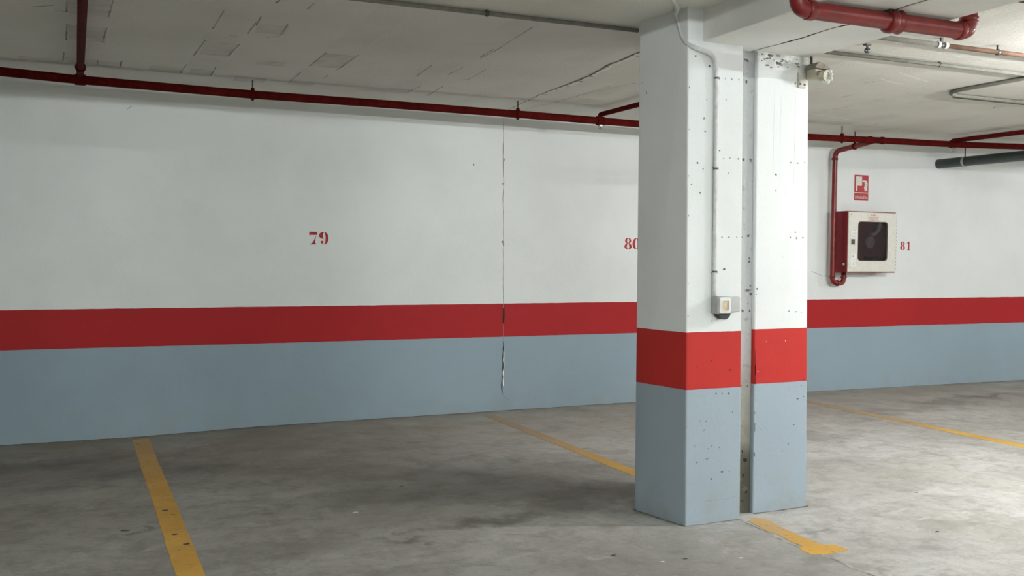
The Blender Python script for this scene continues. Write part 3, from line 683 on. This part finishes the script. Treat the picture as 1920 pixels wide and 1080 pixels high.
# door: a sheet with a rounded window opening
DY = CY - .012; WX0, WX1, WZ0, WZ1 = 6.588, 6.938, 1.226, 1.580
def rrect(x0, x1, z0, z1, r, n=6):
    out = []
    for cx, cz, a in ((x1 - r, z1 - r, 0), (x0 + r, z1 - r, 90), (x0 + r, z0 + r, 180), (x1 - r, z0 + r, 270)):
        out += [(cx + r * math.cos(math.radians(a + 90 * i / n)), cz + r * math.sin(math.radians(a + 90 * i / n))) for i in range(n + 1)]
    return out
bm = bmesh.new()
inn = rrect(WX0, WX1, WZ0, WZ1, .028); out = []
ox0, ox1, oz0, oz1 = CX0 + .004, CX1 - .002, CZ0 + .010, CZ1 - .010
mx, mz = (WX0 + WX1) / 2, (WZ0 + WZ1) / 2
for i, (x, z) in enumerate(inn):
    q = i // 7; j = i % 7; corner = [(ox1, oz1), (ox0, oz1), (ox0, oz0), (ox1, oz0)][q]
    if j == 3: out.append(corner)
    elif (j < 3) == (q in (0, 2)): out.append((corner[0], z))
    else: out.append((x, corner[1]))
rows = [[bm.verts.new((x, y, z)) for x, z in loop] for loop, y in ((inn, DY), (out, DY), (out, CY - .001), (inn, CY - .001))]
n = len(inn)
for i in range(4):
    for j in range(n):
        try: bm.faces.new((rows[i][j], rows[i][(j + 1) % n], rows[(i + 1) % 4][(j + 1) % n], rows[(i + 1) % 4][j]))
        except ValueError: pass
door = part('door', bm, 'cream', t, label='cream door with a rounded dark window')
bm = bmesh.new(); prism(bm, [(x, DY + .002, z) for x, z in rrect(WX0 - .001, WX1 + .001, WZ0 - .001, WZ1 + .001, .028)], (0, .004, 0)); part('window', bm, 'glass', door)
bm = bmesh.new()
gi, go = rrect(WX0, WX1, WZ0, WZ1, .028), rrect(WX0 - .004, WX1 + .004, WZ0 - .004, WZ1 + .004, .031)
rows = [[bm.verts.new((x, y, z)) for x, z in loop] for loop, y in ((gi, DY - .002), (go, DY - .002), (go, DY + .001), (gi, DY + .001))]
for i in range(4):
    for j in range(n): bm.faces.new((rows[i][j], rows[i][(j + 1) % n], rows[(i + 1) % 4][(j + 1) % n], rows[(i + 1) % 4][j]))
part('window_gasket', bm, 'reel', door)
bm = bmesh.new(); box(bm, (6.765, DY - .0008, 1.621), (.135, .0012, .068)); 
put_text(bm, 'ROMPER', .0135, (6.762, DY - .0014, 1.644), .062, 1); put_text(bm, 'EN CASO DE', .0135, (6.765, DY - .0014, 1.620), .118, 1); put_text(bm, 'INCENDIO', .0135, (6.765, DY - .0014, 1.597), .098, 1)
part('notice_sticker', bm, ['label_paper', 'text_red'], door)
bm = bmesh.new(); box(bm, (6.536, DY - .0008, 1.468), (.072, .0012, .070))
for i, z in enumerate((1.498, 1.482, 1.466, 1.444)): box(bm, (6.532 + .002 * i, DY - .0018, z), (.056 - .006 * (i % 2), .0006, .003), 1)
part('instruction_sticker', bm, ['label_white', 'pit_grey'], door)
bm = bmesh.new(); box(bm, (6.530, DY - .003, 1.395), (.068, .006, .058)); lk = part('lock_plate', bm, 'cream', door, bevel=.002)
bm = bmesh.new(); box(bm, (6.521, DY - .0075, 1.395), (.040, .005, .048)); part('lock', bm, 'dark', lk, bevel=.002)
bm = bmesh.new(); box(bm, (6.532, DY - .0008, 1.225), (.058, .0012, .118)); box(bm, (6.530, DY - .0018, 1.262), (.010, .0006, .014), 1); box(bm, (6.530, DY - .0018, 1.190), (.006, .0006, .012), 1)
part('inspection_sticker', bm, ['label_white', 'pit_grey'], door)
bm = bmesh.new()
for i in range(16): cyl(bm, (CX1 + .001, CY - .006, CZ0 + .03 + i * .033), (CX1 + .001, CY - .006, CZ0 + .048 + i * .033), .004, 8)
part('hinge', bm, 'dark_steel', door)
bm = bmesh.new(); cyl(bm, (6.500, DY + .001, 1.648), (6.500, DY - .003, 1.648), .005, 10); part('screw', bm, 'dark_steel', door)
bm = bmesh.new(); cyl(bm, (CX0 + .001, 7.07, 1.19), (CX0 - .006, 7.07, 1.19), .011, 14); part('side_plug', bm, 'white_plastic', t)
# reel behind the window
hc = (6.763, 7.10, 1.395)
bm = bmesh.new()
tube(bm, [(hc[0], 7.195, hc[2]), (hc[0], 7.06, hc[2])], .22, 40); ring(bm, (hc[0], 7.062, hc[2]), (0, 1, 0), .225, .19, .006, 40)
reel = part('hose_reel', bm, 'reel', t)
bm = bmesh.new(); tube(bm, [(hc[0], 7.062, hc[2]), (hc[0], 7.052, hc[2])], .055, 28); ring(bm, (hc[0], 7.05, hc[2]), (0, 1, 0), .05, .034, .004, 28); box(bm, (hc[0], 7.048, hc[2]), (.07, .004, .012)); part('hub', bm, 'hub_grey', reel)
bm = bmesh.new(); tube(bm, [(6.868, 7.052, 1.58), (6.868, 7.052, 1.53), (6.84, 7.052, 1.49), (6.80, 7.052, 1.465), (6.76, 7.052, 1.462)], .019, 14, bend=.03); part('hose_end', bm, 'hose', reel)
bm = bmesh.new(); tube(bm, [(6.70, 7.052, 1.245), (6.77, 7.050, 1.238), (6.85, 7.052, 1.245)], .016, 12); part('nozzle', bm, 'dark', reel)

# ------------------------------------------------------------------ fire hose sign
SX0, SX1, SZ0, SZ1 = 6.712, 6.882, 1.788, 2.030
t = thing('fire_hose_sign', 'small red and white fire hose sign on the wall above the cabinet', 'sign', (6.80, WALL_Y, SZ0))
bm = bmesh.new(); box(bm, ((SX0 + SX1) / 2, WALL_Y - .0015, (SZ0 + SZ1) / 2), (SX1 - SX0, .003, SZ1 - SZ0)); part('panel', bm, 'sign_red', t)
bm = bmesh.new(); y = WALL_Y - .0036; W, H = SX1 - SX0, SZ1 - SZ0
def sp(u, v): return (SX0 + u * W, y, SZ1 - v * H)
def quad(u0, u1, v0, v1): prism(bm, [sp(u0, v0), sp(u1, v0), sp(u1, v1), sp(u0, v1)], (0, .0006, 0))
quad(.10, .53, .06, .42); quad(.10, .20, .42, .62)
part('hose_pictogram', bm, 'sign_white', t)
bm = bmesh.new()
for (u, v, a) in ((.80, .25, .10), (.83, .33, .11), (.82, .42, .10), (.80, .50, .11), (.82, .58, .10)):
    prism(bm, [sp(u + px * a * 1.15, v + pz * a * .55) for px, pz in arc(0, 0, 1, .75, 0, 330, 12)], (0, .0006, 0))
prism(bm, [sp(.56, .22), sp(.70, .20), sp(.72, .26), sp(.56, .28)], (0, .0006, 0))
part('hand_and_flame_pictogram', bm, 'sign_white', t)
bm = bmesh.new(); quad(.0, 1., .675, .705); put_text(bm, 'MANGUERA', .026, (SX0 + .50 * W, y, SZ1 - .862 * H), .150); part('caption', bm, 'sign_white', t)

# ------------------------------------------------------------------ conduit and switches on the left column
t = thing('column_conduit', 'pale grey conduit curving round the left column corner and running down to the switch', 'conduit', (2.70, 3.80, 1.08))
CP = [(2.530, 3.885, CEIL - .012), (2.543, 3.885, 2.34), (2.549, 3.875, 2.30), (2.552, 3.852, 2.245), (2.556, 3.822, 2.215), (2.572, 3.800, 2.200), (2.618, 3.797, 2.189), (2.668, 3.800, 2.180), (2.699, 3.803, 2.148), (2.707, 3.804, 2.10), (2.710, 3.805, 1.573), (2.714, 3.806, 1.066)]
bm = bmesh.new()
def smooth_path(P, it=2):
    P = [V(p) for p in P]
    for _ in range(it):
        Q = [P[0]]
        for a, b in zip(P, P[1:]): Q += [a.lerp(b, .25), a.lerp(b, .75)]
        Q.append(P[-1]); P = Q
    return P
tube(bm, smooth_path([(2.05, 3.32, CEIL - .011), (2.399, 3.703, CEIL - .011), (2.50, 3.815, CEIL - .011)] + CP), .0105, 14); part('pipe', bm, 'conduit_white', t)
for z, s in ((2.07, 1), (1.655, 1), (1.18, 1)):
    x = 2.7075 + (2.1 - z) * .006
    bm = bmesh.new(); ring(bm, (x, 3.804, z), (0, 0, 1), .0125, .0095, .004, 16); box(bm, (x + .011, 3.812, z), (.012, .008, .008)); part('clip', bm, 'dark_steel', t)

t = thing('light_switch', 'square grey surface switch with an ivory rocker, at the foot of the column conduit', 'switch', (2.735, 3.82, 1.02))
FY = 3.8175
bm = bmesh.new(); box(bm, (2.738, FY - .028, 1.024), (.076, .056, .080)); part('box', bm, 'box_grey', t, bevel=.006)
bm = bmesh.new(); ring_out = rrect(2.706, 2.768, .988, 1.062, .008); ring_in = rrect(2.719, 2.755, 1.002, 1.046, .003)
rows = [[bm.verts.new((x, y, z)) for x, z in loop] for loop, y in ((ring_in, FY - .070), (ring_out, FY - .068), (ring_out, FY - .054), (ring_in, FY - .054))]
for i in range(4):
    for j in range(n): bm.faces.new((rows[i][j], rows[i][(j + 1) % n], rows[(i + 1) % 4][(j + 1) % n], rows[(i + 1) % 4][j]))
part('frame', bm, 'white_plastic', t)
bm = bmesh.new(); box(bm, (2.737, FY - .058, 1.024), (.038, .008, .046), rot=Matrix.Rotation(.10, 3, 'X')); part('rocker', bm, 'ivory', t, bevel=.002, label='ivory rocker')
bm = bmesh.new(); tube(bm, [(2.752, FY - .002, .992), (2.752, FY - .042, .992)], .034, 28); part('cable_entry', bm, 'rubber', t, label='round dark rubber piece under the box')
t = thing('junction_box', 'blank light grey square box on the left column, right of the switch', 'junction box', (2.80, 3.82, 1.03))
bm = bmesh.new(); box(bm, (2.818, FY - .015, 1.027), (.062, .030, .070)); part('body', bm, 'grey_plastic', t, bevel=.005)
bm = bmesh.new(); box(bm, (2.782, FY - .018, 1.027), (.010, .032, .060)); part('collar', bm, 'grey_plastic', t, bevel=.002)

# ------------------------------------------------------------------ ribbed beige fitting at the head of the right column
t = thing('cable_junction', 'small ribbed beige fitting with cable glands at the top right of the right column', 'cable fitting', (3.30, 3.89, 2.12))
bm = bmesh.new(); box(bm, (3.332, 3.858, 2.146), (.080, .064, .046)); part('body', bm, 'beige', t, bevel=.006)
bm = bmesh.new()
for i in range(3): box(bm, (3.332, 3.8255, 2.132 + i * .014), (.078, .007, .006))
part('cover_ribs', bm, 'beige', t)
bm = bmesh.new(); prism(bm, [(3.285, 3.884, 2.176), (3.306, 3.884, 2.198), (3.330, 3.884, 2.196), (3.382, 3.884, 2.170), (3.382, 3.884, 2.163), (3.285, 3.884, 2.168)], (0, -.075, 0)); part('hood', bm, 'hood', t, bevel=.002)
bm = bmesh.new(); tube(bm, [(3.330, 3.830, 2.136), (3.338, 3.795, 2.132)], .024, 22); ring(bm, (3.338, 3.795, 2.132), (.22, -.97, -.1), .026, .019, .004, 22); part('front_cap', bm, 'beige', t)
for x, y, z in ((3.374, 3.812, 2.158), (3.366, 3.796, 2.139), (3.368, 3.800, 2.120), (3.352, 3.802, 2.104)):
    bm = bmesh.new(); tube(bm, [(x - .018, y + .02, z + .006), (x, y, z), (x + .008, y - .008, z - .003)], [.009, .010, .008], 12); part('gland', bm, 'white_plastic', t, label='white cable gland')
bm = bmesh.new(); tube(bm, [(3.312, 3.870, 2.19), (3.312, 3.872, BEAM)], .007, 10); part('stem', bm, 'dark_steel', t)
bm = bmesh.new(); box(bm, (3.268, 3.888, 2.117), (.046, .014, .074)); pl = part('back_plate', bm, 'plate', t, bevel=.005)
for x, z in ((3.254, 2.098), (3.281, 2.096)):
    bm = bmesh.new(); cyl(bm, (x, 3.884, z), (x, 3.878, z), .0055, 10); part('screw', bm, 'dark_steel', pl)

# ------------------------------------------------------------------ red pipe that dips under the twin beams
FY_, FZ = 3.02, 2.193
t = thing('beam_dip_pipe', 'glossy red pipe dipping under the split beam at the top of the picture', 'pipe', (3, FY_, FZ))
bm = bmesh.new(); tube(bm, [(2.515, FY_, CEIL + .01), (2.515, FY_, FZ), (3.405, FY_, FZ), (3.405, FY_, CEIL + .01)], .034, 24, bend=.042); part('pipe', bm, 'red_pipe_front', t)
def collar(a, b, r0, r1):
    bm = bmesh.new(); a, b = V(a), V(b); tube(bm, [a, a.lerp(b, .12), a.lerp(b, .88), b], [r0, r1, r1, r0], 24); return part('elbow_collar', bm, 'red_pipe_front', t)
collar((2.553, FY_, FZ), (2.590, FY_, FZ), .035, .0385); collar((3.340, FY_, FZ), (3.366, FY_, FZ), .035, .039); collar((3.405, FY_, 2.232), (3.405, FY_, 2.256), .035, .0385); collar((2.515, FY_, 2.232), (2.515, FY_, 2.265), .035, .0385)
bm = bmesh.new(); tube(bm, [(2.955, FY_, FZ), (2.962, FY_, FZ), (2.985, FY_, FZ), (2.992, FY_, FZ), (3.000, FY_, FZ), (3.020, FY_, FZ), (3.030, FY_, FZ)], [.035, .048, .048, .040, .040, .048, .036], 24); part('union_nut', bm, 'red_pipe_front', t)
bm = bmesh.new(); box(bm, (2.972, FY_, BEAM - .006), (.045, .05, .012)); part('bracket', bm, 'dark_steel', t)
t = thing('brown_pipe', 'thin brown pipe along the ceiling in the top right corner', 'pipe', (3.45, 2.985, 2.355))
bm = bmesh.new(); tube(bm, [(3.33, 2.985, 2.355), (9.5, 2.985, 2.355)], .0205, 18); part('pipe', bm, 'brown_pipe', t)
bm = bmesh.new(); tube(bm, [(3.865, 2.985, 2.355), (3.872, 2.985, 2.355), (3.90, 2.985, 2.355), (3.907, 2.985, 2.355)], [.021, .027, .027, .021], 18); part('coupling', bm, 'brown_pipe', t)

# ------------------------------------------------------------------ ceiling conduits
def conduit(pts, r, label, clips=(), mat='conduit', bend=.10, name='ceiling_conduit', axis=(1, 0, 0)):
    t = thing(name, label, 'conduit', pts[0])
    bm = bmesh.new(); tube(bm, pts, r, 12, bend=bend); part('pipe', bm, mat, t)
    for c in clips:
        bm = bmesh.new(); ring(bm, c, axis, r + .004, r - .002, .007, 14); box(bm, (c[0], c[1], (c[2] + CEIL) / 2 + .004), (.010, .010, CEIL - c[2] - .008)); part('clip', bm, 'dark_steel', t)
    return t
conduit([(-5.5, 4.33, 2.364), (2.555, 4.255, 2.364)], .011, 'grey conduit running across the ceiling and meeting the left column', [(1.75, 4.2625, 2.364), (.2, 4.277, 2.364)])
t = conduit([(3.315, 4.24, 2.362), (11, 4.20, 2.362)], .011, 'straight grey conduit crossing the ceiling right of the columns', [(4.55, 4.2335, 2.362), (6.2, 4.225, 2.362)])
t = thing('pipe_hook', 'small empty dark pipe clip on the ceiling beside the split beam', 'pipe clip', (3.84, 4.055, CEIL))
bm = bmesh.new(); cyl(bm, (3.84, 4.055, CEIL), (3.84, 4.055, 2.350), .006, 10); box(bm, (3.84, 4.055, CEIL - .004), (.036, .024, .008)); part('stud', bm, 'dark_steel', t)
bm = bmesh.new(); ring(bm, (3.84, 4.055, 2.346), (1, 0, 0), .014, .008, .008, 14); part('loop', bm, 'dark_steel', t)
t = conduit([(4.09, 3.775, 2.343), (11, 3.745, 2.343)], .0125, 'thin copper coloured pipe close under the bright ceiling at upper right', [(4.47, 3.774, 2.343)], 'copper', name='copper_pipe')
bm = bmesh.new(); tube(bm, [(3.32, 3.778, 2.346), (4.04, 3.775, 2.343)], .0135, 12); part('grey_end', bm, 'conduit_dull', t, label='grey sleeved end')
for x in (4.045, 4.095):
    bm = bmesh.new(); ring(bm, (x, 3.775, 2.343), (1, 0, 0), .0175, .011, .008, 16); part('white_collar', bm, 'white_plastic', t)
bm = bmesh.new(); tube(bm, [(4.05, 3.775, 2.343), (4.09, 3.775, 2.343)], .011, 12); box(bm, (4.068, 3.775, 2.365), (.014, .012, .03)); part('clamp', bm, 'dark_steel', t)
conduit([(5.37, 2.6, 2.366), (5.365, 4.985, 2.366), (11, 5.03, 2.366)], .013, 'grey conduit bending at a right angle on the ceiling at the right', [], bend=.20)
conduit([(5.56, 5.045, 2.368), (11, 5.085, 2.368)], .010, 'thinner grey conduit starting beside the bent conduit on the right of the ceiling')
conduit([(7.56, 6.75, 2.366), (7.50, 3.2, 2.366)], .009, 'thin dark conduit beside the branch pipe at the right edge', mat='dark_steel')

# ------------------------------------------------------------------ green drain pipe
t = thing('drain_pipe', 'dark green plastic drain pipe coming out of the back wall at the right edge', 'pipe', (7.77, WALL_Y, 2.175))
bm = bmesh.new(); tube(bm, [(7.775, WALL_Y + .05, 2.178), (7.765, 3.0, 2.170)], .046, 24); part('pipe', bm, 'green', t)
bm = bmesh.new(); ring(bm, (7.774, 6.90, 2.177), (0, 1, 0), .049, .044, .012, 24); cl = part('clamp', bm, 'steel', t)
bm = bmesh.new(); cyl(bm, (7.774, 6.90, 2.222), (7.774, 6.90, CEIL), .0055, 8); part('rod', bm, 'dark_steel', cl)

# ------------------------------------------------------------------ fluorescent battens (the garage's own lamps, outside the frame)
WHITE_TUBE, COOL_TUBE = (.985, .99, 1.0), (.93, 1.0, 1.0)
M['lamp_near'] = tube_light_mat('fluorescent_tube_bay', WHITE_TUBE, 1080.0)
M['lamp_far'] = tube_light_mat('fluorescent_tube_far_bay', WHITE_TUBE, 660.0)
M['lamp_aisle'] = tube_light_mat('fluorescent_tube_aisle', COOL_TUBE, 1150.0)
M['lamp_aisle_left'] = tube_light_mat('fluorescent_tube_aisle_left', COOL_TUBE, 850.0)
M['lamp_aisle_right'] = tube_light_mat('fluorescent_tube_aisle_right', COOL_TUBE, 1400.0)
def batten(x, y, z, length, mat, label, top, along_y=False, rad=.008):
    t = thing('fluorescent_batten', label, 'lamp', (x, y, z))
    bm = bmesh.new(); tube(bm, [(x - length / 2, y, z), (x + length / 2, y, z)], rad, 12); part('tube', bm, mat, t)
    bm = bmesh.new(); box(bm, (x, y, z + .040), (length + .06, .026, .026))
    for s in (-1, 1): box(bm, (x + s * (length / 2 + .012), y, z + .012), (.022, .030, .05)); cyl(bm, (x + s * length * .35, y, z + .05), (x + s * length * .35, y, top), .005, 8)
    o = part('housing', bm, 'white_plastic', t)
    if along_y: t.rotation_euler = (0, 0, PI / 2)
batten(5.2, 2.75, 2.13, .6, 'lamp_near', 'white fluorescent batten under the bay ceiling, beyond the right edge of the picture', CEIL, rad=.016)
batten(-2.2, -2.0, 2.443, 1.5, 'lamp_aisle_left', 'white fluorescent batten over the aisle, behind the camera on the left', 2.72)
batten(1.2, -2.0, 2.443, 1.5, 'lamp_aisle', 'white fluorescent batten over the aisle straight behind the camera', 2.72)
batten(6.5, -3.0, 2.466, 1.5, 'lamp_aisle_right', 'white fluorescent batten over the aisle behind the camera, on the right', 2.72)
batten(11.0, 2.25, 2.285, 1.3, 'lamp_far', 'white fluorescent batten under the bay ceiling, far to the right', CEIL, rad=.016)

# ------------------------------------------------------------------ world, camera, view
w = bpy.data.worlds.new('world'); S.world = w; w.use_nodes = True
w.node_tree.nodes['Background'].inputs[0].default_value = (.02, .02, .02, 1); w.node_tree.nodes['Background'].inputs[1].default_value = .2
cam = bpy.data.cameras.new('camera'); co = bpy.data.objects.new('camera', cam); C.objects.link(co)
R = Matrix(((.91434729, .00546858, -.40489398), (-.404831, .03455558, -.91373835), (.00899449, .99938782, .03380965)))
co.matrix_world = Matrix.Translation((0, 0, 1.25)) @ R.to_4x4()
cam.sensor_width = 36.0; cam.lens = 1851.0 / 1920.0 * 36.0; cam.clip_start = .05
S.camera = co
S.view_settings.view_transform = 'Standard'; S.view_settings.look = 'None'; S.view_settings.gamma = 1.0
S.view_settings.use_curve_mapping = False; S.view_settings.exposure = 0.0
